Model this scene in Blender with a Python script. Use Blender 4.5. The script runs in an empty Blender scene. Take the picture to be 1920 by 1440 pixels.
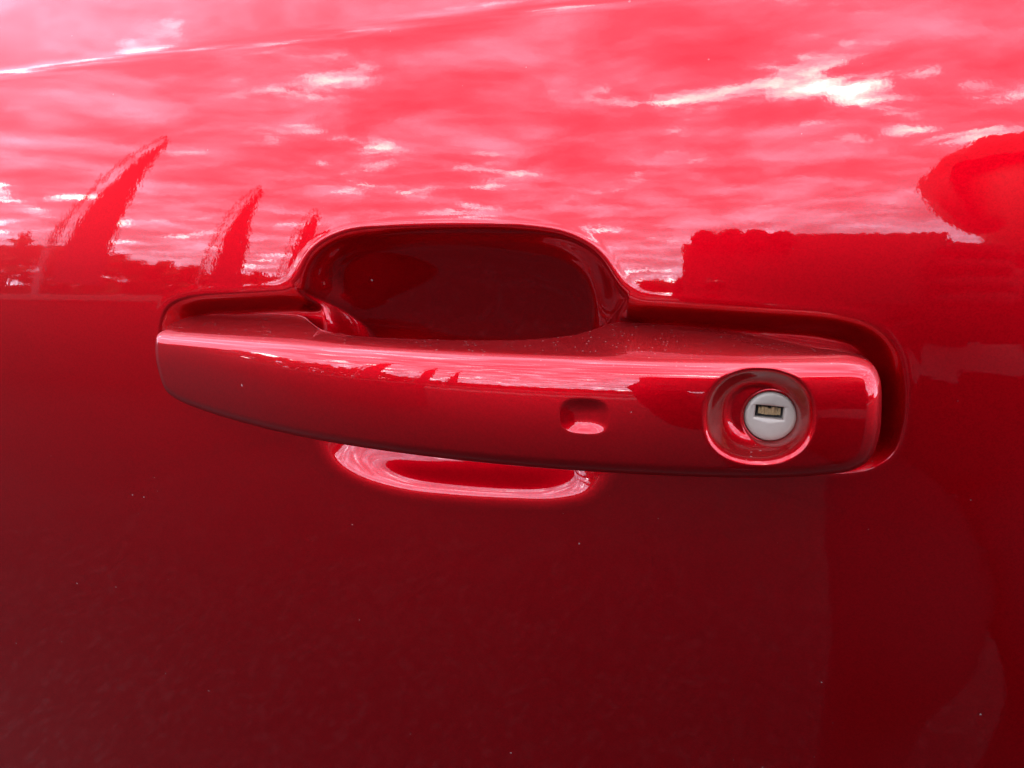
import bpy, bmesh, math, random
import numpy as np
from mathutils import Vector, Matrix

random.seed(7); rng = np.random.default_rng(7)
scene = bpy.context.scene
COL = scene.collection

# ------------------------------------------------------------------ camera
# x runs along the car, y into the car, z up; the door skin stands near y = 0
FPX, DIST, CAMZ = 1450.0, 0.22, 1.0            # focal length in photo pixels, metres to the skin
PITCH = math.atan(220 / FPX)
YAW = math.atan(390 / FPX * math.cos(PITCH))
cam_d = bpy.data.cameras.new('Camera'); cam = bpy.data.objects.new('Camera', cam_d); COL.objects.link(cam)
RGT = np.array([math.cos(YAW), math.sin(YAW), 0.0])
FWD = np.array([-math.sin(YAW) * math.cos(PITCH), math.cos(YAW) * math.cos(PITCH), -math.sin(PITCH)])
UPV = np.cross(RGT, FWD)
m = Matrix.Identity(4)
for i in range(3):
    m[i][0] = RGT[i]; m[i][1] = UPV[i]; m[i][2] = -FWD[i]
m[0][3], m[1][3], m[2][3] = 0.0, -DIST, CAMZ
cam.matrix_world = m
cam_d.sensor_width = 36.0; cam_d.lens = 36.0 * FPX / 1920
cam_d.clip_start = 0.01; cam_d.clip_end = 2000
scene.camera = cam

# ------------------------------------------------------------------ sky
SUN_EL, SUN_AZ = math.radians(52), math.radians(20)     # veiled sun, behind the car
w = bpy.data.worlds.new('World'); scene.world = w; w.use_nodes = True
nt = w.node_tree; nt.nodes.clear()
def nd(t, typ, **kw):
    n = t.nodes.new(typ)
    for k, v in kw.items():
        if k.startswith('i_'):
            n.inputs[k[2:].replace('_', ' ')].default_value = v
        else:
            setattr(n, k, v)
    return n
def mth(t, op, a, b=None, c=None, clamp=False):
    n = t.nodes.new('ShaderNodeMath'); n.operation = op; n.use_clamp = clamp
    for i, s in enumerate((a, b, c)):
        if s is None: continue
        if hasattr(s, 'is_output'): t.links.new(s, n.inputs[i])
        else: n.inputs[i].default_value = s
    return n.outputs[0]
def ramp(t, fac, stops, interp='LINEAR'):
    n = t.nodes.new('ShaderNodeValToRGB'); n.color_ramp.interpolation = interp
    e = n.color_ramp.elements
    while len(e) < len(stops): e.new(0.5)
    for el, (p, c) in zip(e, stops):
        el.position = p; el.color = (c, c, c, 1) if not hasattr(c, '__len__') else (*c, 1)
    t.links.new(fac, n.inputs[0])
    return n.outputs[0]
sky = nd(nt, 'ShaderNodeTexSky'); sky.sky_type = 'NISHITA'; sky.sun_disc = False
sky.sun_elevation = SUN_EL; sky.sun_rotation = SUN_AZ
sky.air_density = 1.0; sky.dust_density = 2.0
tc = nd(nt, 'ShaderNodeTexCoord')
sep = nd(nt, 'ShaderNodeSeparateXYZ'); nt.links.new(tc.outputs['Generated'], sep.inputs[0])
zz = mth(nt, 'ADD', mth(nt, 'MAXIMUM', sep.outputs[2], 0.0), 0.20)
cx = mth(nt, 'DIVIDE', sep.outputs[0], zz); cy = mth(nt, 'DIVIDE', sep.outputs[1], zz)
comb = nd(nt, 'ShaderNodeCombineXYZ')
nt.links.new(cx, comb.inputs[0]); nt.links.new(cy, comb.inputs[1]); comb.inputs[2].default_value = 3.7
def noise(t, vec, scale, detail, rough, dist=0.0, off=(0, 0, 0), sc=(1, 1, 1)):
    mp = nd(t, 'ShaderNodeMapping'); mp.inputs['Location'].default_value = off; mp.inputs['Scale'].default_value = sc
    t.links.new(vec, mp.inputs['Vector'])
    n = nd(t, 'ShaderNodeTexNoise'); n.inputs['Scale'].default_value = scale; n.inputs['Detail'].default_value = detail
    n.inputs['Roughness'].default_value = rough; n.inputs['Distortion'].default_value = dist
    t.links.new(mp.outputs[0], n.inputs['Vector'])
    return n.outputs['Fac']
cl1 = noise(nt, comb.outputs[0], 4.6, 10, 0.56, 0.3, (0.586, 3.70, 0), (1.05, 1.0, 1))
cl2 = noise(nt, comb.outputs[0], 2.6, 9, 0.56, 0.4, (7.02, 1.76, 5), (1.0, 1.1, 1))
soft = ramp(nt, cl1, [(0.30, 0.52), (0.44, 0.82), (0.55, 1.40), (0.70, 2.5)])
gaps = ramp(nt, cl2, [(0.54, 0.0), (0.66, 1.0)])
gaps2 = ramp(nt, cl1, [(0.52, 0.0), (0.70, 1.0)])
hot = mth(nt, 'MULTIPLY', gaps, gaps2)
lum0 = mth(nt, 'MULTIPLY_ADD', hot, 15.0, soft)
haze_lo = mth(nt, 'EXPONENT', mth(nt, 'MULTIPLY', mth(nt, 'MAXIMUM', sep.outputs[2], 0.0), -7.0))
lum = mth(nt, 'MULTIPLY', lum0, mth(nt, 'MULTIPLY_ADD', haze_lo, 0.9, 0.85))
CLOUD = 5.4
lumc = mth(nt, 'MULTIPLY', lum, CLOUD)
tint = nd(nt, 'ShaderNodeVectorMath', operation='SCALE'); nt.links.new(lumc, tint.inputs['Scale'])
tmix = nd(nt, 'ShaderNodeMix', data_type='RGBA'); tmix.inputs[6].default_value = (0.93, 0.94, 1.26, 1); tmix.inputs[7].default_value = (1.06, 1.0, 0.92, 1)
nt.links.new(mth(nt, 'MULTIPLY', hot, 3.0, clamp=True), tmix.inputs[0]); nt.links.new(tmix.outputs[2], tint.inputs[0])
mix = nd(nt, 'ShaderNodeMix', data_type='RGBA'); mix.inputs['Factor'].default_value = 0.85
nt.links.new(sky.outputs[0], mix.inputs[6]); nt.links.new(tint.outputs[0], mix.inputs[7])
bg = nd(nt, 'ShaderNodeBackground'); bg.inputs['Strength'].default_value = 0.1
nt.links.new(mix.outputs[2], bg.inputs['Color'])
wo = nd(nt, 'ShaderNodeOutputWorld'); nt.links.new(bg.outputs[0], wo.inputs['Surface'])

# ------------------------------------------------------------------ sun
sun_d = bpy.data.lights.new('Sun', 'SUN'); sun = bpy.data.objects.new('Sun', sun_d); COL.objects.link(sun)
sun_d.energy = 0.5; sun_d.angle = math.radians(14); sun_d.color = (1.0, 0.95, 0.88)
sdir = Vector((math.sin(SUN_AZ) * math.cos(SUN_EL), math.cos(SUN_AZ) * math.cos(SUN_EL), math.sin(SUN_EL)))
sun.rotation_euler = sdir.to_track_quat('Z', 'Y').to_euler()

vs = scene.view_settings
vs.view_transform = 'Standard'; vs.look = 'None'; vs.gamma = 1; vs.use_curve_mapping = False
vs.exposure = 3.0
scene.cycles.sample_clamp_indirect = 6.0
scene.cycles.caustics_reflective = True

# ------------------------------------------------------------------ helpers
def ray(px, py):
    v = (px - 960) * RGT + (720 - py) * UPV + FPX * FWD
    return v
def at(px, py, Y=0.0):
    v = ray(px, py); t = (Y + DIST) / v[1]
    return np.array([v[0] * t, Y, CAMZ + v[2] * t])
def link(o, parent=None):
    COL.objects.link(o)
    if parent is not None: o.parent = parent
    return o
def mesh_obj(name, verts, faces, mat, parent=None, smooth=True):
    me = bpy.data.meshes.new(name)
    me.from_pydata([tuple(map(float, v)) for v in verts], [], [tuple(map(int, f)) for f in faces])
    if smooth: me.polygons.foreach_set('use_smooth', [True] * len(me.polygons))
    if mat: me.materials.append(mat)
    me.update()
    return link(bpy.data.objects.new(name, me), parent)
def grid_obj(name, P, quads, mat, parent=None):
    me = bpy.data.meshes.new(name)
    n, q = len(P), len(quads)
    me.vertices.add(n); me.vertices.foreach_set('co', np.ascontiguousarray(P, dtype=np.float32).ravel())
    me.loops.add(q * 4); me.loops.foreach_set('vertex_index', np.ascontiguousarray(quads, dtype=np.int32).ravel())
    me.polygons.add(q); me.polygons.foreach_set('loop_start', np.arange(0, q * 4, 4, dtype=np.int32))
    me.polygons.foreach_set('use_smooth', np.ones(q, dtype=bool))
    me.materials.append(mat); me.update(calc_edges=True); me.validate()
    return link(bpy.data.objects.new(name, me), parent)
def empty(name, loc=(0, 0, 0)):
    o = bpy.data.objects.new(name, None); o.location = loc; o.empty_display_size = 0.05
    return link(o)
def tag(o, label=None, cat=None, group=None, kind=None):
    if label: o['label'] = label
    if cat: o['category'] = cat
    if group: o['group'] = group
    if kind: o['kind'] = kind
    return o
def spline_closed(pts, n):
    """closed Catmull-Rom (centripetal-ish) through pts, resampled to n even points"""
    p = np.asarray(pts, float); k = len(p); out = []
    for i in range(k):
        p0, p1, p2, p3 = p[(i - 1) % k], p[i], p[(i + 1) % k], p[(i + 2) % k]
        t1 = max(np.linalg.norm(p1 - p0), 1e-9) ** .5; t2 = max(np.linalg.norm(p2 - p1), 1e-9) ** .5; t3 = max(np.linalg.norm(p3 - p2), 1e-9) ** .5
        m1 = ((p1 - p0) / t1 - (p2 - p0) / (t1 + t2) + (p2 - p1) / t2) * t2
        m2 = ((p2 - p1) / t2 - (p3 - p1) / (t2 + t3) + (p3 - p2) / t3) * t2
        s = np.linspace(0, 1, 24, endpoint=False)[:, None]
        out.append((2 * s**3 - 3 * s**2 + 1) * p1 + (s**3 - 2 * s**2 + s) * m1 + (-2 * s**3 + 3 * s**2) * p2 + (s**3 - s**2) * m2)
    q = np.vstack(out); q = np.vstack([q, q[:1]])
    L = np.r_[0, np.cumsum(np.linalg.norm(np.diff(q, axis=0), axis=1))]
    u = np.linspace(0, L[-1], n, endpoint=False)
    return np.stack([np.interp(u, L, q[:, j]) for j in range(q.shape[1])], 1)
def sdf(P, poly):
    """signed distance (negative inside) of points P (n,2) to closed polygon"""
    out = np.empty(len(P)); A = poly; B = np.roll(poly, -1, 0); E = B - A; L2 = (E**2).sum(1) + 1e-18
    for s in range(0, len(P), 20000):
        p = P[s:s + 20000][:, None, :]; W = p - A[None]
        t = np.clip((W * E[None]).sum(2) / L2, 0, 1)
        dd = np.sqrt(((W - t[..., None] * E[None])**2).sum(2).min(1))
        c1 = (A[None, :, 1] <= p[..., 1]) & (B[None, :, 1] > p[..., 1]); c2 = (A[None, :, 1] > p[..., 1]) & (B[None, :, 1] <= p[..., 1])
        cr = E[None, :, 0] * W[..., 1] - E[None, :, 1] * W[..., 0]
        wn = (c1 & (cr > 0)).sum(1) - (c2 & (cr < 0)).sum(1)
        out[s:s + 20000] = np.where(wn != 0, -dd, dd)
    return out
def smin(a, b, k):
    h = np.clip(0.5 + 0.5 * (b - a) / k, 0, 1)
    return b * (1 - h) + a * h - k * h * (1 - h)
def smax(a, b, k): return -smin(-a, -b, k)
def ramp_soft(q, e):
    return np.where(q <= -e, 0, np.where(q >= e, q, (q + e)**2 / (4 * e)))

# ------------------------------------------------------------------ materials
def new_mat(name):
    M = bpy.data.materials.new(name); M.use_nodes = True
    t = M.node_tree; b = t.nodes['Principled BSDF']
    return M, t, b
def plain(name, col, rough=0.6, metal=0.0, var=0.12, scale=40.0, bump=0.0):
    M, t, b = new_mat(name)
    tcn = nd(t, 'ShaderNodeTexCoord')
    nz = noise(t, tcn.outputs['Object'], scale, 4, 0.6)
    f = mth(t, 'MULTIPLY_ADD', nz, 2 * var, 1 - var)
    v = nd(t, 'ShaderNodeVectorMath', operation='SCALE'); v.inputs[0].default_value = col; t.links.new(f, v.inputs['Scale'])
    t.links.new(v.outputs[0], b.inputs['Base Color'])
    b.inputs['Roughness'].default_value = rough; b.inputs['Metallic'].default_value = metal
    if rough >= .75: b.inputs['Specular IOR Level'].default_value = .08
    if bump:
        bn = nd(t, 'ShaderNodeBump'); bn.inputs['Strength'].default_value = bump; bn.inputs['Distance'].default_value = 0.002
        t.links.new(nz, bn.inputs['Height']); t.links.new(bn.outputs[0], b.inputs['Normal'])
    return M
def car_paint():
    M, t, b = new_mat('red_metallic_paint')
    tcn = nd(t, 'ShaderNodeTexCoord'); obc = tcn.outputs['Object']
    b.inputs['Metallic'].default_value = 0.925; b.inputs['Specular IOR Level'].default_value = 0.0
    b.inputs['Roughness'].default_value = 0.42
    b.inputs['Coat Weight'].default_value = 1.0; b.inputs['Coat IOR'].default_value = 1.44
    b.inputs['Coat Roughness'].default_value = 0.012
    # flakes: tiny differences in the tone and lean of the base coat
    vo = nd(t, 'ShaderNodeTexVoronoi'); vo.inputs['Scale'].default_value = 2600; t.links.new(obc, vo.inputs['Vector'])
    sepc = nd(t, 'ShaderNodeSeparateColor'); t.links.new(vo.outputs['Color'], sepc.inputs[0])
    fl = mth(t, 'MULTIPLY_ADD', sepc.outputs[0], 0.26, 0.87)
    v = nd(t, 'ShaderNodeVectorMath', operation='SCALE'); v.inputs[0].default_value = (0.325, 0.0003, 0.0036); t.links.new(fl, v.inputs['Scale'])
    t.links.new(v.outputs[0], b.inputs['Base Color'])
    # orange peel in the clear coat
    op = noise(t, obc, 420, 3, 0.6)
    op2 = noise(t, obc, 75, 2, 0.5)
    hs = mth(t, 'MULTIPLY_ADD', op2, 2.0, op)
    bn = nd(t, 'ShaderNodeBump'); bn.inputs['Strength'].default_value = 1.0; bn.inputs['Distance'].default_value = 0.0000075
    t.links.new(hs, bn.inputs['Height']); t.links.new(bn.outputs[0], b.inputs['Coat Normal'])
    # dust: sparse pale specks, thicker on faces that look up
    d1 = nd(t, 'ShaderNodeTexVoronoi'); d1.inputs['Scale'].default_value = 210; t.links.new(obc, d1.inputs['Vector'])
    s1 = nd(t, 'ShaderNodeSeparateColor'); t.links.new(d1.outputs['Color'], s1.inputs[0])
    rad = mth(t, 'MULTIPLY_ADD', mth(t, 'POWER', s1.outputs[1], 3.0), 0.060, 0.016)
    speck = mth(t, 'MULTIPLY', mth(t, 'LESS_THAN', d1.outputs['Distance'], rad), mth(t, 'GREATER_THAN', s1.outputs[0], 0.62))
    d2 = nd(t, 'ShaderNodeTexVoronoi'); d2.inputs['Scale'].default_value = 900; t.links.new(obc, d2.inputs['Vector'])
    s2 = nd(t, 'ShaderNodeSeparateColor'); t.links.new(d2.outputs['Color'], s2.inputs[0])
    geo = nd(t, 'ShaderNodeNewGeometry'); sg = nd(t, 'ShaderNodeSeparateXYZ'); t.links.new(geo.outputs['Normal'], sg.inputs[0])
    upf = ramp(t, sg.outputs[2], [(0.55, 0.0), (0.92, 1.0)])
    fine = mth(t, 'MULTIPLY', mth(t, 'MULTIPLY', mth(t, 'LESS_THAN', d2.outputs['Distance'], 0.20), mth(t, 'GREATER_THAN', s2.outputs[0], 0.80)), upf)
    film = mth(t, 'MULTIPLY', mth(t, 'MULTIPLY', noise(t, obc, 160, 5, 0.7), 0.012), upf)
    msk = mth(t, 'MAXIMUM', mth(t, 'MULTIPLY', speck, 0.30), mth(t, 'MAXIMUM', mth(t, 'MULTIPLY', fine, 0.24), film), clamp=True)
    du = nd(t, 'ShaderNodeBsdfDiffuse'); du.inputs['Color'].default_value = (0.36, 0.30, 0.27, 1)
    mx = nd(t, 'ShaderNodeMixShader'); t.links.new(msk, mx.inputs[0]); t.links.new(b.outputs[0], mx.inputs[1]); t.links.new(du.outputs[0], mx.inputs[2])
    t.links.new(mx.outputs[0], t.nodes['Material Output'].inputs['Surface'])
    return M
PAINT = car_paint()

# ------------------------------------------------------------------ the door skin
# lean of the skin (degrees, + faces up) against height above the camera foot (m)
LZ = np.array([-.75, -.66, -.45, -.20, -.14, -.075, -.030, -.018, -.006, .012, .036, .056, .076, .10, .13, .20])
LA = np.array([-25., -14., -9.0, -8.5, -8.0, -5.0, -2.2, -1.0, 0.8, 4.6, 10.3, 15.0, 19.5, 23., 26., 34.])
zt = np.linspace(-.75, .20, 4000); la = np.interp(zt, LZ, LA)
ker = np.hanning(61); ker /= ker.sum(); la = np.convolve(np.pad(la, 30, mode='edge'), ker, 'valid')
yt = np.r_[0, np.cumsum(np.tan(np.radians(la[:-1])) * np.diff(zt))]
yt -= np.interp(-.006, zt, yt)
CREASE = np.array([0.0])
def base_y(x, z):
    y = np.interp(z - CAMZ, zt, yt)
    # belt crease crossing the upper left of the view
    cz = np.polyval(CREASE, x)
    q = z - cz
    y = y + ramp_soft(q, 0.0016) * math.tan(math.radians(9.0))
    return y + 0.035 * (x + 0.08)**2
def on_skin(px, py):
    Y = 0.0
    for _ in range(25):
        p = at(px, py, Y); Y = float(base_y(np.array(p[0]), np.array(p[2])))
    return at(px, py, Y)[[0, 2]]
CREASE = np.array([1.2])                       # bootstrap far above, then fit the belt crease on the skin
_c = np.array([on_skin(*p) for p in ((0, 142), (250, 108), (480, 76), (800, 36), (1150, 4))])
CREASE = np.polyfit(_c[:, 0], _c[:, 1], 1)
cup_px = [(566, 590), (563, 545), (572, 505), (597, 470), (645, 445), (725, 434), (850, 430), (980, 435), (1060, 449), (1112, 478), (1142, 518),
          (1160, 560), (1170, 620), (1172, 700), (1170, 780), (1160, 845), (1142, 890), (1105, 926), (1045, 940), (950, 939), (850, 933), (755, 922), (675, 899), (625, 868), (598, 828), (582, 770), (570, 680)]
tr_px = [(318, 700), (302, 650), (303, 608), (318, 578), (352, 563), (450, 556), (560, 551), (700, 552), (1000, 562), (1180, 571), (1300, 578), (1450, 588),
         (1560, 598), (1632, 618), (1672, 655), (1688, 710), (1688, 790), (1672, 842), (1640, 868), (1580, 880), (1480, 876), (1200, 852), (800, 800), (420, 745), (345, 728)]
CUP = spline_closed([on_skin(*p) for p in cup_px], 360)
TRE = spline_closed([on_skin(*p) for p in tr_px], 420)
def skin_y(x, z):
    sh = x.shape; P = np.stack([x.ravel(), z.ravel()], 1)
    near = (P[:, 0] > -.21) & (P[:, 0] < .075) & (P[:, 1] > .905) & (P[:, 1] < 1.03)
    dep = np.zeros(len(P)); Q = P[near]
    qc = -sdf(Q, CUP); qt = -sdf(Q, TRE)
    qu = smax(qc, qt, 0.007); ex = qu - np.maximum(qc, qt); qc = qc + ex; qt2 = qt + ex
    # groove round the handle
    g = np.clip((qt2 + 0.0014) / 0.0078, 0, 1); gro = 0.0092 * g * g * (3 - 2 * g)
    # finger cup
    hiP = CUP[CUP[:, 1] > 0.947]; loP = CUP[CUP[:, 1] <= 0.947]
    du = np.empty(len(Q)); dl = np.empty(len(Q))
    for s0 in range(0, len(Q), 20000):
        q_ = Q[s0:s0 + 20000][:, None, :]
        du[s0:s0 + 20000] = np.sqrt(((q_ - hiP[None])**2).sum(2).min(1)); dl[s0:s0 + 20000] = np.sqrt(((q_ - loP[None])**2).sum(2).min(1))
    mu = du < dl
    du, dl = np.where(mu, ramp_soft(qc, 0.0022), ramp_soft(du, 0.0022)), np.where(mu, ramp_soft(dl, 0.0020), ramp_soft(qc, 0.0020))
    pl_, co_ = 0.52 * np.clip(1.0118 - Q[:, 1], 0, 1), 1.5 * du
    kk = np.minimum(0.005, 0.7 * np.maximum(pl_, co_)) + 1e-9; hh = np.clip(1 - np.abs(pl_ - co_) / kk, 0, 1)
    up = 0.0064 * (1 - np.exp(-du / 0.0060)) + np.maximum(np.minimum(pl_, co_) - hh * hh * kk * 0.25, 0)
    tb = np.linspace(0, .06, 600); flat = np.interp(tb, [0, .010, .019, .027, .06], [.32, .33, .37, .85, 1.0])
    peak = .34 * np.exp(-((tb - .0062) / .0030)**2); st = tb[1]
    win = np.exp(-((Q[:, 0] + .073) / .030)**4)
    low = np.interp(dl, tb, np.cumsum(flat) * st) + win * np.interp(dl, tb, np.cumsum(peak) * st)
    low = low + 1.6 * ramp_soft(Q[:, 1] - 0.957, 0.005)
    kk = np.minimum(0.007, 0.8 * np.maximum(np.minimum(up, low), 0)) + 1e-9
    hh = np.clip(1 - np.abs(up - low) / kk, 0, 1)
    bowl = np.minimum(up, low) - hh * hh * kk * 0.25
    lowcut = np.clip((Q[:, 1] - 0.940) / 0.012, 0, 1) ; gro = gro * np.where(qt > -0.004, 1, lowcut)
    hi = np.maximum(gro, bowl); kk = np.minimum(0.004, 0.9 * hi) + 1e-9
    h = np.clip(1 - np.abs(gro - bowl) / kk, 0, 1)
    dep[near] = hi + h * h * kk * 0.25 - 0.00003 * np.exp(-((qu + 0.0027) / 0.0009)**2)
    return base_y(x, z) + dep.reshape(sh)
def axis(a, b, c, e, fine, coarse):
    lo = np.linspace(a, b, max(2, int((b - a) / coarse)), endpoint=False)
    mi = np.linspace(b, c, int((c - b) / fine), endpoint=False); hi = np.linspace(c, e, max(2, int((e - c) / coarse)))
    return np.r_[lo, mi, hi]
xs = axis(-.62, -.205, .072, .42, .00042, .004)
zs = np.r_[np.linspace(.28, .80, 60, endpoint=False), axis(.80, .908, 1.028, 1.12, .00042, .0022)]
X, Z = np.meshgrid(xs, zs); Y = skin_y(X, Z)
nx, nz_ = len(xs), len(zs)
P = np.stack([X, Y, Z], 2).reshape(-1, 3)
idx = np.arange(nx * nz_).reshape(nz_, nx)
quads = np.stack([idx[:-1, :-1], idx[:-1, 1:], idx[1:, 1:], idx[1:, :-1]], 2).reshape(-1, 4)
# folded hem all round
ring = np.r_[idx[0, :], idx[1:, -1], idx[-1, -2::-1], idx[-2:0:-1, 0]]
hem = P[ring] + np.array([0, 0.035, 0]); h0 = len(P)
P = np.vstack([P, hem]); k = len(ring); ar = np.arange(k)
quads = np.vstack([quads, np.stack([ring, h0 + ar, h0 + (ar + 1) % k, ring[(ar + 1) % k]], 1)])
door = empty('car_door', (-.08, 0.0, .28))
tag(door, 'glossy metallic red car door with recessed finger cup and pull handle', 'car door')
skin = grid_obj('door_skin', P - np.array([-.08, 0, .28]), quads, PAINT, door)

# ------------------------------------------------------------------ the pull handle
def lathe_tab(pairs, x):
    a = np.array(pairs); return np.interp(x, a[:, 0], a[:, 1])
# outline of the handle as seen (pixels) with how far it stands out of the skin (m)
out_px = [(301, 622, -.0100), (330, 622, -.0135), (400, 627, -.0185), (500, 634, -.0245), (640, 644, -.0305), (800, 655, -.0345), (1000, 664, -.0360), (1200, 671, -.0355), (1400, 674, -.0340), (1540, 671, -.0318),
          (1600, 671, -.0305), (1632, 681, -.0290), (1645, 705, -.0275), (1646, 760, -.0265), (1638, 815, -.0250), (1620, 850, -.0240), (1588, 868, -.0235), (1530, 876, -.0235), (1440, 880, -.0240), (1300, 877, -.0250), (1150, 869, -.0255),
          (1000, 859, -.0255), (850, 846, -.0245), (700, 830, -.0225), (570, 812, -.0195), (470, 792, -.0160), (390, 770, -.0125), (345, 752, -.0100), (322, 732, -.0085), (309, 690, -.0080), (302, 650, -.0085)]
OUT3 = spline_closed([at(*p) for p in out_px], 1300)            # world loop of the silhouette edge
OXZ = OUT3[:, [0, 2]]
# where the flank of the handle ends towards the door (same winding)
back_px = [(304, 618, .004), (330, 598, .008), (352, 591, .010), (450, 588, .010), (545, 588, .010), (572, 595, .006), (584, 607, .000), (604, 618, -.006), (650, 628, -.014), (760, 635, -.0185), (900, 638, -.0195), (1000, 636, -.019), (1080, 627, -.014),
           (1130, 612, -.004), (1158, 604, .006), (1230, 606, .010), (1350, 617, .010), (1500, 637, .010), (1590, 655, .010), (1622, 672, .010), (1640, 700, .010), (1640, 760, .010), (1632, 800, .010), (1612, 832, .010), (1580, 848, .010), (1500, 852, .010), (1300, 842, .010), (1180, 830, .006),
           (1130, 815, -.004), (1000, 808, -.014), (850, 795, -.014), (700, 778, -.010), (600, 762, -.002), (560, 755, .006), (470, 735, .010), (390, 720, .010), (345, 705, .010), (325, 690, .010), (315, 665, .010), (308, 640, .008)]
B3 = spline_closed([at(*p) for p in back_px], 1300)
# pair the two loops by a shared coarse marker (matching fractions of the loop)
def frac_of(loop3, px, py, Y):
    p = at(px, py, Y); return int(np.argmin(((loop3 - p)**2).sum(1)))
pairs = [((301, 622, -.010), (304, 618, .004)), ((400, 627, -.0185), (370, 590, .010)), ((560, 638, -.027), (545, 588, .010)), ((640, 644, -.0305), (600, 616, -.005)), ((800, 655, -.0345), (760, 635, -.0185)), ((1000, 664, -.036), (1000, 636, -.019)), ((1200, 671, -.0355), (1158, 604, .006)), ((1400, 674, -.034), (1350, 617, .010)), ((1600, 671, -.0305), (1590, 655, .010)), ((1645, 705, -.0275), (1640, 700, .010)),
         ((1620, 850, -.024), (1612, 832, .010)), ((1300, 877, -.025), (1300, 842, .010)), ((1150, 869, -.0255), (1130, 815, -.004)), ((700, 830, -.0225), (700, 778, -.010)), ((470, 792, -.016), (470, 735, .010)), ((345, 752, -.010), (345, 705, .010)), ((302, 650, -.0085), (308, 640, .008))]
fa = [frac_of(OUT3, *a) for a, b in pairs]; fb = [frac_of(B3, *b) for a, b in pairs]
a0, b0 = fa[0], fb[0]
fa = [(f - a0) % 1300 for f in fa] + [1300]; fb = [(f - b0) % 1300 for f in fb] + [1300]
OUT3 = np.roll(OUT3, -a0, 0); OXZ = OUT3[:, [0, 2]]; B3 = np.roll(B3, -b0, 0)
NB = 1300
def mono(xq, xa, ya):
    """monotone cubic interpolation"""
    xa = np.array(xa, float); ya = np.array(ya, float); h = np.diff(xa); dl = np.diff(ya) / h
    mm = np.r_[dl[0], np.where(dl[:-1] * dl[1:] > 0, 2 * dl[:-1] * dl[1:] / (dl[:-1] + dl[1:] + 1e-12), 0), dl[-1]]
    i = np.clip(np.searchsorted(xa, xq, 'right') - 1, 0, len(h) - 1); s = (xq - xa[i]) / h[i]
    return (2*s**3-3*s**2+1)*ya[i] + (s**3-2*s**2+s)*h[i]*mm[i] + (-2*s**3+3*s**2)*ya[i+1] + (s**3-s**2)*h[i]*mm[i+1]
fb_at = mono(np.arange(NB), fa, fb)
BK = np.stack([np.interp(fb_at, np.arange(NB + 1), np.r_[B3[:, j], B3[0, j]]) for j in range(3)], 1)
# smooth both loops' depth a little
def smooth_loop(v, n):
    kk = np.hanning(2 * n + 1); kk /= kk.sum()
    return np.convolve(np.r_[v[-n:], v, v[:n]], kk, 'valid')
# ---- front surface: stand-out depth as a function of (x, z)
ZT, ZB = 0.9785, 0.9515
# lean of the face against distance under the upper edge (share of the height)
LU = np.array([-.10, 0.0, .05, .10, .18, .30, .42, .60, .80, 1.0, 1.1]); LD = np.array([58., 44., 29., 18.5, 10., 3.8, 0.8, -3.0, -7.5, -12.0, -14.])
LE = np.array([50., 24., 7.0, 3.0, 0.5, -2.0, -4.0, -6.5, -9.5, -13.0, -15.])       # the slimmer left end
uu = np.linspace(-.10, 1.1, 1200); ll = np.interp(uu, LU, LD); ker = np.hanning(61); ker /= ker.sum(); ll = np.convolve(np.pad(ll, 30, mode='edge'), ker, 'valid')
pp = np.r_[0, np.cumsum(np.tan(np.radians(ll[:-1])) * np.diff(uu))]; pp -= pp.max()      # <= 0, metres per metre of height
le = np.convolve(np.pad(np.interp(uu, LU, LE), 30, mode='edge'), ker, 'valid'); pe = np.r_[0, np.cumsum(np.tan(np.radians(le[:-1])) * np.diff(uu))]; pe -= pe.max()
xk = [at(x, 740, yv)[0] for x, yv in ((280, -.009), (400, -.021), (500, -.0275), (640, -.0335), (800, -.0375), (1000, -.0395), (1200, -.0392), (1400, -.0378), (1560, -.0355), (1660, -.0335))]
yk = [-.0125, -.0205, -.0270, -.0335, -.0378, -.0398, -.0396, -.0382, -.0360, -.0342]
def crest(x):                      # smooth quartic through the crest heights
    return np.polyval(CR, (x + .07) / .12)
CR = np.polyfit((np.array(xk) + .07) / .12, yk, 4)
LOCK = at(1422, 780, -.036)[[0, 2]]; CYL = at(1443, 777, -.026)
BTN = at(1097, 779, -.039)[[0, 2]]
def face_y(x, z):
    hgt = ZT - ZB
    u = np.clip((ZT - z) / hgt, -.1, 1.1)
    wl = np.clip((x + .172) / .085, 0, 1); wl = wl * wl * (3 - 2 * wl)
    return crest(x) - (np.interp(u, uu, pp) * wl + np.interp(u, uu, pe) * (1 - wl)) * hgt
def face_full(x, z, dist, hole=True):
    y = face_y(x, z)
    r = 0.0042; d0 = r * math.sin(math.radians(80)); s = np.clip(d0 - dist, 0, None) / r
    roll = r * (1 - np.sqrt(np.clip(1 - s * s, 0, 1)))
    y = y + roll
    # lock dish
    dx, dz = (x - LOCK[0]) / .0117, (z - LOCK[1]) / .01085
    rr = (np.abs(dx)**2.25 + np.abs(dz)**2.25)**(1 / 2.25)
    q = (1 - rr) * .0113
    s = ramp_soft(q, .0009)
    dish = np.minimum(.0088, 0) + .0082 * (1 - (1 - np.clip(s / .0058, 0, 1))**1.9)
    y = y + dish
    # button dimple
    bx, bz = (x - BTN[0]) / .0062, (z - BTN[1]) / .0044
    rb = (np.abs(bx)**3 + np.abs(bz)**3)**(1 / 3)
    y = y + .00095 * np.clip(1 - rb**2.6, 0, 1)**1.5
    rl = np.hypot(x - CYL[0], z - CYL[2]); hl = np.clip((.0068 - rl) / .0020, 0, 1)
    y = y + (.0055 * hl * hl * (3 - 2 * hl) if hole else 0)
    return y
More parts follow.
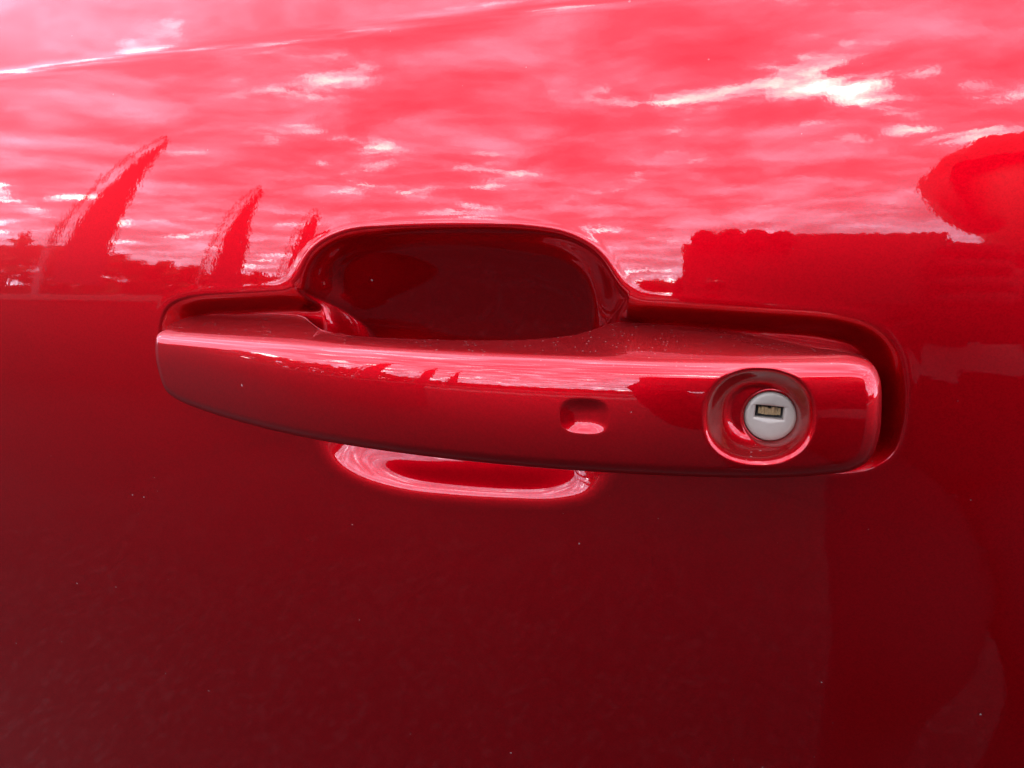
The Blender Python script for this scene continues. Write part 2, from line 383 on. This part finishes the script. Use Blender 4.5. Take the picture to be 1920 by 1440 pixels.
# concentric rings from the outline to a spine
NR = 84
sx0, sx1 = OXZ[:, 0].min() + .014, OXZ[:, 0].max() - .013
spine = np.stack([np.clip(OXZ[:, 0], sx0, sx1), np.full(NB, (ZT + ZB) / 2 + .0003)], 1)
# keep the spine points in loop order spread (avoid piling up at the ends)
lam = np.r_[np.linspace(0, .22, 26, endpoint=False), np.linspace(.22, 1, NR - 26)]
rings = []
for L in lam:
    q = OXZ * (1 - L) + spine * L
    rings.append(q)
Q = np.vstack(rings); dist = -sdf(Q, OXZ[::3]); dist = np.clip(dist, 0, None)
FY = face_full(Q[:, 0], Q[:, 1], dist)
front = np.stack([Q[:, 0], FY, Q[:, 1]], 1).reshape(NR, NB, 3)
# flank: from the silhouette edge back to the door, first leaving along the rolled edge
edge = front[0].copy(); tang = front[0] - front[1]; tang /= np.linalg.norm(tang, axis=1)[:, None]
NS = 26; flank = []
span = np.linalg.norm(BK - edge, axis=1)[:, None]
c1 = edge + tang * np.minimum(span * .30, .0035)
c2 = BK + (edge - BK) * .35
for s in np.linspace(0, 1, NS + 1)[1:]:
    flank.append((1 - s)**3 * edge + 3 * (1 - s)**2 * s * c1 + 3 * (1 - s) * s * s * c2 + s**3 * BK)
flank = np.array(flank)
# back of the bar
NK = 10; back = []
bsp = np.stack([np.clip(BK[:, 0], sx0, sx1), smooth_loop(BK[:, 1], 60), np.full(NB, .962)], 1)
for s in np.linspace(0, 1, NK + 1)[1:]:
    e = BK * (1 - s) + bsp * s; e[:, 1] += .0035 * math.sin(s * math.pi / 2); back.append(e)
allr = np.concatenate([front[::-1], flank, np.array(back)], 0)
R_ = len(allr); HP = allr.reshape(-1, 3); idx = np.arange(R_ * NB).reshape(R_, NB); nxt = np.roll(idx, -1, 1)
hq = np.stack([idx[:-1], idx[1:], nxt[1:], nxt[:-1]], 2).reshape(-1, 4)
org = np.array([-.08, 0, .28])
handle = grid_obj('pull_handle', HP - org, hq[:, ::-1], PAINT, door)
handle['label'] = 'bowed red pull handle with keyhole and small dimple'

# ---- lock cylinder, keyed slot
STEEL, t, b = new_mat('satin_lock_metal')
tcn = nd(t, 'ShaderNodeTexCoord'); n1 = noise(t, tcn.outputs['Object'], 900, 4, .6); n2 = noise(t, tcn.outputs['Object'], 160, 4, .6)
f = mth(t, 'MULTIPLY_ADD', n1, .16, .92); v = nd(t, 'ShaderNodeVectorMath', operation='SCALE'); v.inputs[0].default_value = (.295, .262, .205); t.links.new(f, v.inputs['Scale'])
t.links.new(v.outputs[0], b.inputs['Base Color']); b.inputs['Metallic'].default_value = .25; b.inputs['Roughness'].default_value = .48
BRASS = plain('brass_wafers', (.30, .20, .09), .45, .6, .5, 2200)
GAP = plain('dark_slot_lining', (.012, .009, .007), .7, 0, .3, 800)
CYC = CYL.copy(); CYR = .0060
CYC[1] = float(face_full(np.array([CYC[0]]), np.array([CYC[2]]), np.array([.012]), False)[0]) + .0001
SA = math.radians(-3.5); SW, SH = .0032, .00150; SOX, SOZ = -.0003, .0011
# face with a rectangular slot cut through it: outer circle bridged to the slot's rectangle
N = 96; th = np.arange(N) * 2 * math.pi / N
def rect_pt(a):
    c, s = math.cos(a), math.sin(a); k = min(SW / max(abs(c), 1e-9), SH / max(abs(s), 1e-9)); x, z = c * k, s * k
    return (SOX + x * math.cos(SA) - z * math.sin(SA), SOZ + x * math.sin(SA) + z * math.cos(SA))
crn = [math.atan2(SH, SW), math.pi - math.atan2(SH, SW), math.pi + math.atan2(SH, SW), 2 * math.pi - math.atan2(SH, SW)]
th = np.sort(np.r_[th, crn]); N = len(th)
loops = []
rc = [rect_pt(a) for a in th]; cc = [(CYR * math.cos(a), CYR * math.sin(a)) for a in th]
for dy in (.0030, .0003): loops.append([(x, dy, z) for x, z in rc])
loops.append([(SOX + (x - SOX) * 1.05, 0.0, SOZ + (z - SOZ) * 1.05) for x, z in rc])
for s in (.25, .5, .75): loops.append([(rx + (cx_ - rx) * s, -.0001 * math.sin(s * 3.14), rz + (cz_ - rz) * s) for (rx, rz), (cx_, cz_) in zip(rc, cc)])
for s, dy in ((.93, .00005), (.975, .0003), (1.0, .0008), (1.0, .0045)): loops.append([(x * s, dy, z * s) for x, z in cc])
V = [p for L in loops for p in L]; Fq = []
for j in range(len(loops) - 1):
    for i in range(N):
        i2 = (i + 1) % N; Fq.append((j * N + i, j * N + i2, (j + 1) * N + i2, (j + 1) * N + i))
cyl = mesh_obj('lock_cylinder', [(CYC[0] + x - org[0], CYC[1] + y - org[1], CYC[2] + z - org[2]) for x, y, z in V], Fq, STEEL, handle)
cyl['label'] = 'pale grey lock face with a worn key slot'
# painted lip round the cylinder
prof = [(.00606, .0040), (.00608, .0004), (.0062, -.0001), (.0064, -.0002), (.0067, -.0001), (.0072, .0004), (.0080, .0014)]
V, Fq2 = [], []; NN = 120
for r_, dy in prof:
    for i in range(NN): V.append((CYC[0] + r_ * math.cos(i * 2 * math.pi / NN) - org[0], CYC[1] + dy - org[1], CYC[2] + r_ * math.sin(i * 2 * math.pi / NN) - org[2]))
for j in range(len(prof) - 1):
    for i in range(NN): i2 = (i + 1) % NN; Fq2.append((j * NN + i, j * NN + i2, (j + 1) * NN + i2, (j + 1) * NN + i))
mesh_obj('lock_collar', V, Fq2, PAINT, handle)
def rect_box(x0, x1, z0, z1, y0, y1):
    out = []
    for (x, z) in ((x0, z0), (x1, z0), (x1, z1), (x0, z1)):
        out.append((SOX + x * math.cos(SA) - z * math.sin(SA), SOZ + x * math.sin(SA) + z * math.cos(SA)))
    return [(CYC[0] + x - org[0], CYC[1] + y - org[1], CYC[2] + z - org[2]) for y in (y0, y1) for x, z in out]
BF = [(0, 1, 2, 3), (4, 7, 6, 5), (0, 4, 5, 1), (1, 5, 6, 2), (2, 6, 7, 3), (3, 7, 4, 0)]
mesh_obj('slot_back', rect_box(-SW - .0002, SW + .0002, -SH - .0002, SH + .0002, .0026, .0034), BF, GAP, handle, False)
VV, FF = [], []
for i in range(7):
    x0 = -SW * .78 + i * SW * 1.62 / 7; dz = random.uniform(-.25, .1) * SH; zt_ = SH * (.55 + random.uniform(-.1, .3)); o_ = len(VV)
    VV += rect_box(x0 + .00003, x0 + SW * 1.62 / 7 - .00003, -SH * .45 + dz * .5, zt_, .0008 + random.uniform(0, .0008), .0027)
    FF += [tuple(q + o_ for q in f_) for f_ in BF]
mesh_obj('slot_wafers', VV, FF, BRASS, handle, False)

# ------------------------------------------------------------------ the lot the paint mirrors
def tube(pts, rad, seg=10):
    """tapered tube along pts; returns verts, faces"""
    pts = [Vector(p) for p in pts]; V, F = [], []
    up0 = Vector((.31, .17, .93)).normalized()
    for i, p in enumerate(pts):
        t_ = (pts[min(i + 1, len(pts) - 1)] - pts[max(i - 1, 0)]).normalized()
        a = t_.cross(up0)
        if a.length < 1e-3: a = t_.cross(Vector((1, 0, 0)))
        a.normalize(); b_ = t_.cross(a); r = rad[i] if hasattr(rad, '__len__') else rad
        for k_ in range(seg):
            an = 2 * math.pi * k_ / seg; V.append(p + a * math.cos(an) * r + b_ * math.sin(an) * r)
    for i in range(len(pts) - 1):
        for k_ in range(seg):
            k2 = (k_ + 1) % seg; F.append((i * seg + k_, i * seg + k2, (i + 1) * seg + k2, (i + 1) * seg + k_))
    F.append(tuple(range(seg))[::-1]); F.append(tuple((len(pts) - 1) * seg + k_ for k_ in range(seg)))
    return V, F
def box_mesh(x0, x1, y0, y1, z0, z1):
    return [(x, y, z) for z in (z0, z1) for x, y in ((x0, y0), (x1, y0), (x1, y1), (x0, y1))], [(3, 2, 1, 0), (4, 5, 6, 7), (0, 1, 5, 4), (1, 2, 6, 5), (2, 3, 7, 6), (3, 0, 4, 7)]

ASPH, t, b = new_mat('worn_darkened_asphalt')
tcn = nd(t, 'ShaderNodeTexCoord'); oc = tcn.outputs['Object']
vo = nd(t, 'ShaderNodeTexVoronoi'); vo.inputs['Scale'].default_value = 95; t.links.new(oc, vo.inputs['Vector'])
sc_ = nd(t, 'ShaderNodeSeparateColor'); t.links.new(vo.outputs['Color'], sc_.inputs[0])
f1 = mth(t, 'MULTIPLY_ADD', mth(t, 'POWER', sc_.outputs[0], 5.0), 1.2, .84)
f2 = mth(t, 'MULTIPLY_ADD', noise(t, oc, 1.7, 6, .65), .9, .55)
v = nd(t, 'ShaderNodeVectorMath', operation='SCALE'); v.inputs[0].default_value = (.0155, .0145, .0138); t.links.new(mth(t, 'MULTIPLY', f1, f2), v.inputs['Scale'])  # base colour darkened all over, standing in for shade of the unbuilt car body
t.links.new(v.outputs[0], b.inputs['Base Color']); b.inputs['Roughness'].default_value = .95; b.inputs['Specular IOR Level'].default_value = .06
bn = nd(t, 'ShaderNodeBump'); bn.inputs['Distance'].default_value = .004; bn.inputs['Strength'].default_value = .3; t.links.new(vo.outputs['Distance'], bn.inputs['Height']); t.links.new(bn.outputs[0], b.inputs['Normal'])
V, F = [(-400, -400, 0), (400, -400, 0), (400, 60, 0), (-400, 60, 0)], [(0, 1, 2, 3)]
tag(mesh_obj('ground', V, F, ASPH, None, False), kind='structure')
CONC = plain('pale_paving', (.15, .143, .133), .85, 0, .2, 2.0)
V, F = box_mesh(-60, 40, -13.4, -11.6, -.02, .10)
tag(mesh_obj('pavement', V, F, CONC, None, False), kind='structure')
V, F = box_mesh(-60, 40, -26.5, -24.0, .0, .008)
tag(mesh_obj('path', V, F, CONC, None, False), kind='structure')

COPE = plain('weathered_coping', (.085, .080, .075), .85, 0, .5, 2.5)
WALL = plain('dark_rendered_wall', (.022, .019, .018), .9, 0, .3, 3)
lw = empty('low_wall', (-9.0, -3.55, 0)); tag(lw, 'low dark wall with a pale coping in front of the flags', 'wall')
V, F = box_mesh(-9.5, 6.3, -.10, .10, 0, .80); mesh_obj('wall_body', V, F, WALL, lw, False)
V, F = box_mesh(-9.55, 6.35, -.14, .14, .80, .86); mesh_obj('coping', V, F, COPE, lw, False)
# feather flags in a row
FLAG = plain('dark_flag_cloth', (.030, .026, .034), .8, 0, .2, 6)
POLE = plain('flag_pole_grey', (.13, .13, .14), .45, .3, .1, 20)
BASE = plain('flag_base_black', (.03, .03, .03), .7)
def feather_flag(x, y, H, ang, label):
    r = empty('feather_flag', (x, y, 0)); tag(r, label, 'flag', 'feather flags beside the car lot')
    ca, sa = math.cos(ang), math.sin(ang)
    pole = []
    def bend(s_): return .46 * s_ + .07 * max(0, (s_ - .7) / .3)**2
    def hgt(s_): return .03 + (H - .03) * (s_ - .03 * max(0, (s_ - .7) / .3)**2.5)
    for s_ in np.linspace(0, 1, 28): pole.append((bend(s_) * ca, bend(s_) * sa, hgt(s_)))
    V, F = tube(pole, [.030 - .016 * s_ for s_ in np.linspace(0, 1, 28)], 10)
    mesh_obj('pole', V, F, POLE, r)
    V, F = [], []
    n_ = 26
    for i, s_ in enumerate(np.linspace(.24, 1, n_)):
        px_ = bend(s_); hz = hgt(s_); wd = max(.36 * (1 - ((s_ - .24) / .76)**1.8), .02)
        for j in range(9):
            u_ = j / 8; wv = .035 * math.sin(u_ * 5 + s_ * 9) * u_
            for sd in (-.004, .004):
                xx = px_ + .085 * min(1, (1.0 - s_) / .06) + wd * u_; V.append((xx * ca - (wv + sd) * sa, xx * sa + (wv + sd) * ca, hz - .10 * u_ * (1 - s_)))
    def id_(i, j, k_): return (i * 9 + j) * 2 + k_
    for i in range(n_ - 1):
        for j in range(8):
            F.append((id_(i, j, 0), id_(i, j + 1, 0), id_(i + 1, j + 1, 0), id_(i + 1, j, 0))); F.append((id_(i, j, 1), id_(i + 1, j, 1), id_(i + 1, j + 1, 1), id_(i, j + 1, 1)))
        F.append((id_(i, 0, 0), id_(i + 1, 0, 0), id_(i + 1, 0, 1), id_(i, 0, 1))); F.append((id_(i, 8, 0), id_(i, 8, 1), id_(i + 1, 8, 1), id_(i + 1, 8, 0)))
    mesh_obj('banner', V, F, FLAG, r)
    V, F = tube([(0, 0, 0), (0, 0, .035), (0, 0, .05), (0, 0, .09)], [.20, .20, .06, .04], 28)
    mesh_obj('foot', V, F, BASE, r, False)
    return r
feather_flag(-4.97, -4.20, 4.3, -.72, 'dark feather flag closest to the red car door')
feather_flag(-5.48, -6.72, 4.0, -.72, 'dark feather flag between two other feather flags')
feather_flag(-6.10, -9.25, 4.0, -.72, 'dark feather flag farthest from the red car door')

# far belt of trees: reads as one dark mass
LEAF = plain('far_foliage', (.045, .055, .03), .8, 0, .4, 1.5)
V, F = [], []
for k_ in range(16000):
    az = math.radians(rng.uniform(-88, 75)); dg = math.degrees(az)
    top = np.interp(dg, [-90, -60, -50, -44, -40, -36, -32, -20, 0, 40, 75], [7.5, 7.2, 6.2, 5.4, 3.6, 2.6, 2.0, 1.8, 1.8, 2.6, 4])
    top *= 1 + .22 * math.sin(dg * 2.1) * math.sin(dg * .83 + 1) + .12 * math.sin(dg * 6.3)
    rr_ = rng.uniform(48, 58); hz = top * (1 - rng.uniform(0, 1)**1.6)
    c_ = np.array([rr_ * math.sin(az), -rr_ * math.cos(az), max(hz, .15)]); s_ = rng.uniform(.35, .8)
    u_ = rng.normal(size=3); u_ /= np.linalg.norm(u_); w_ = np.cross(u_, rng.normal(size=3)); w_ /= np.linalg.norm(w_); o_ = len(V)
    V += [c_ + u_ * s_, c_ + w_ * s_ * .8, c_ - u_ * s_, c_ - w_ * s_ * .8]; F.append((o_, o_ + 1, o_ + 2, o_ + 3))
tag(mesh_obj('tree_belt', V, F, LEAF, None, False), 'dark belt of far trees beyond the lot', 'trees', kind='stuff')

# ------------------------------------------------------------------ phone and photographer
PHB = plain('black_phone_case', (.015, .015, .017), .4)
GLS = plain('phone_glass', (.01, .01, .012), .08)
ph = empty('smartphone', (.0545, -.2295, 1.0)); tag(ph, 'black smartphone held sideways by the photographer in dark clothes', 'phone')
bm = bmesh.new(); bmesh.ops.create_cube(bm, size=1)
for q in bm.verts: q.co = Vector((q.co.x * .145, q.co.y * .009, q.co.z * .068 + .0145))
bmesh.ops.bevel(bm, geom=[e for e in bm.edges if abs((e.verts[0].co - e.verts[1].co).normalized().y) > .9], offset=.009, segments=6, affect='EDGES')
bmesh.ops.bevel(bm, geom=[e for e in bm.edges if abs((e.verts[0].co - e.verts[1].co).normalized().y) < .3 and abs(e.verts[0].co.y) > .004 and e.calc_face_angle(0) > 1], offset=.0018, segments=3, affect='EDGES')
me = bpy.data.meshes.new('phone_body'); bm.to_mesh(me); bm.free(); me.materials.append(PHB); link(bpy.data.objects.new('phone_body', me), ph)
V, F = box_mesh(-.068, .068, -.0052, -.0040, -.016, .043); mesh_obj('screen', V, F, GLS, ph, False)
V, F = tube([(-.0545, .004, 0), (-.0545, .0062, 0)], .0055, 28); mesh_obj('camera_lens', V, F, GLS, ph)

JACK = plain('dark_jacket_cloth', (.012, .011, .013), .85, 0, .25, 25, .3)
HEM = plain('pale_shirt_cloth', (.40, .37, .36), .85, 0, .15, 30, .3)
TROU = plain('dark_trousers_cloth', (.011, .0105, .012), .85, 0, .25, 25, .3)
SKIN = plain('skin', (.16, .095, .07), .5, 0, .1, 60)
SHOE = plain('black_shoes', (.02, .02, .02), .5)
HAIR = plain('dark_hair', (.02, .015, .012), .6, 0, .4, 120)
J = {}                                           # joints: position, radius
def jn(n_, x, D, z, r, r2=None): J[n_] = (Vector((x, -D, z)), r, r2 or r)
jn('pelvis', .31, .86, .66, .135, .105); jn('belly', .305, .78, .78, .130, .100); jn('chest', .295, .665, .925, .140, .105); jn('collar', .285, .60, 1.015, .085, .075)
jn('neck', .278, .555, 1.065, .052); jn('jaw', 0.282, .515, 1.115, .062, .070); jn('skull', 0.280, .525, 1.185, .078, .092); jn('crown', 0.280, .53, 1.232, .062, .075)
jn('hip_l', .250, .85, .63, .106); jn('thigh_l', .240, .70, .545, .100); jn('knee_l', .228, .56, .455, .084); jn('calf_l', .216, .60, .30, .064); jn('ankle_l', .222, .63, .10, .058); jn('heel_l', .22, .64, .045, .042); jn('toe_l', .205, .46, .035, .034)
jn('hip_r', .372, .85, .63, .106); jn('thigh_r', .380, .70, .545, .100); jn('knee_r', .402, .57, .455, .080); jn('calf_r', .428, .61, .30, .062); jn('ankle_r', .425, .64, .10, .055); jn('heel_r', .425, .65, .045, .042); jn('toe_r', .440, .47, .035, .034)
jn('sho_l', .14, .63, .985, .062); jn('elb_l', .06, .46, .86, .045); jn('wri_l', .002, .30, .965, .029); jn('palm_l', -.004, .262, 1.000, .024, .015)
jn('sho_r', .44, .64, .985, .062); jn('elb_r', .40, .47, .985, .045); jn('wri_r', .185, .31, .995, .029); jn('palm_r', .150, .270, .998, .024, .015)
EDG = [('pelvis', 'belly'), ('belly', 'chest'), ('chest', 'collar'), ('collar', 'neck'), ('neck', 'jaw'), ('jaw', 'skull'), ('skull', 'crown')]
for s_ in 'lr': EDG += [('pelvis', 'hip_' + s_), ('hip_' + s_, 'thigh_' + s_), ('thigh_' + s_, 'knee_' + s_), ('knee_' + s_, 'calf_' + s_), ('calf_' + s_, 'ankle_' + s_), ('ankle_' + s_, 'heel_' + s_), ('heel_' + s_, 'toe_' + s_), ('collar', 'sho_' + s_), ('sho_' + s_, 'elb_' + s_), ('elb_' + s_, 'wri_' + s_), ('wri_' + s_, 'palm_' + s_)]
# fingers: four curl over the phone's upper edge, the thumb supports it from below / behind
def finger(base, n_, pts, r):
    prev = base
    for i, (x, D, z) in enumerate(pts):
        jn(n_ + str(i), x, D, z, r * (1 - .13 * i)); EDG.append((prev, n_ + str(i))); prev = n_ + str(i)
for i, x in enumerate((-.008, .006, .020, .033)):
    k_ = (1.0, 1.05, 1.0, .88)[i]
    finger('palm_l', 'lf%d' % i, [(x * .8, .252, 1.030), (x, .240, 1.032 + .017 * k_), (x + .003, .216, 1.032 + .015 * k_), (x + .004, .212, 1.034)], .0078)
finger('palm_l', 'lt', [(-.020, .254, .988), (-.012, .240, .976), (.012, .238, .975)], .0095)
for i, z in enumerate((1.030, 1.016, 1.000, .986)):
    k_ = (.95, 1.05, 1.0, .85)[i]
    finger('palm_r', 'rf%d' % i, [(.150, .248, z), (.137 + .004 * k_, .222, z + .001), (.124, .2135, z + .001), (.108 + .006 * (1 - k_), .2125, z)], .0082)
finger('palm_r', 'rt', [(.146, .262, 1.028), (.128, .247, 1.036), (.104, .2445, 1.030)], .0095)
names = list(J); me = bpy.data.meshes.new('person')
me.from_pydata([tuple(J[n_][0]) for n_ in names], [(names.index(a_), names.index(b_)) for a_, b_ in EDG], [])
tmp = link(bpy.data.objects.new('person', me))
sk = tmp.modifiers.new('Skin', 'SKIN'); sk.use_smooth_shade = True; sk.branch_smoothing = .4
for i, n_ in enumerate(names): me.skin_vertices[0].data[i].radius = (J[n_][1], J[n_][2]); me.skin_vertices[0].data[i].use_root = (n_ == 'pelvis')
sb = tmp.modifiers.new('Sub', 'SUBSURF'); sb.levels = 2; sb.render_levels = 2
dg_ = bpy.context.evaluated_depsgraph_get(); me2 = bpy.data.meshes.new_from_object(tmp.evaluated_get(dg_)); me2.name = 'person'
bpy.data.objects.remove(tmp); person = link(bpy.data.objects.new('person', me2))
me2.materials.clear()
for M_ in (JACK, TROU, SKIN, SHOE, HEM): me2.materials.append(M_)
for pl in me2.polygons:
    c_ = pl.center; D = -c_.y; pl.use_smooth = True
    if c_.z < .075: mi = 3
    elif c_.z < .60 or (D > .70 and c_.z < .66): mi = 1
    elif D < .315: mi = 0
    elif c_.z > 1.062 and D < .66: mi = 2
    elif .845 < c_.z < .90 and D < .72 and c_.x > .215: mi = 4
    elif c_.z < .72 and D > .6: mi = 1
    else: mi = 0
    pl.material_index = mi
tag(person, 'person in a dark jacket crouching to photograph the red door with a phone', 'person')
# hair, ears, nose, eyes
def ell(name, c_, r_, mat, parent, cut=None):
    bm = bmesh.new(); bmesh.ops.create_uvsphere(bm, u_segments=28, v_segments=18, radius=1)
    for q in bm.verts:
        n_ = q.co.copy(); k_ = 1 + .05 * math.sin(n_.x * 9 + n_.z * 7) * math.sin(n_.y * 8)
        q.co = Vector((c_[0] + n_.x * r_[0] * k_, c_[1] + n_.y * r_[1] * k_, c_[2] + n_.z * r_[2] * k_))
    if cut: bmesh.ops.delete(bm, geom=[q for q in bm.verts if cut(q.co)], context='VERTS')
    me = bpy.data.meshes.new(name); bm.to_mesh(me); bm.free(); me.materials.append(mat)
    for p_ in me.polygons: p_.use_smooth = True
    return link(bpy.data.objects.new(name, me), parent)
HC = J['skull'][0]
ell('hair', (HC.x, HC.y - .008, HC.z + .008), (.094, .110, .112), HAIR, person, lambda c_: c_.y > HC.y + .045 and c_.z < HC.z + .035)
for s_ in (-1, 1):
    ell('ear', (HC.x + s_ * .080, HC.y - .005, HC.z - .012), (.010, .020, .030), SKIN, person)
    ell('eye', (HC.x + s_ * .031, HC.y + .083, HC.z + .002), (.013, .010, .010), PHB, person)
ell('nose', (HC.x, HC.y + .096, HC.z - .025), (.013, .018, .026), SKIN, person)
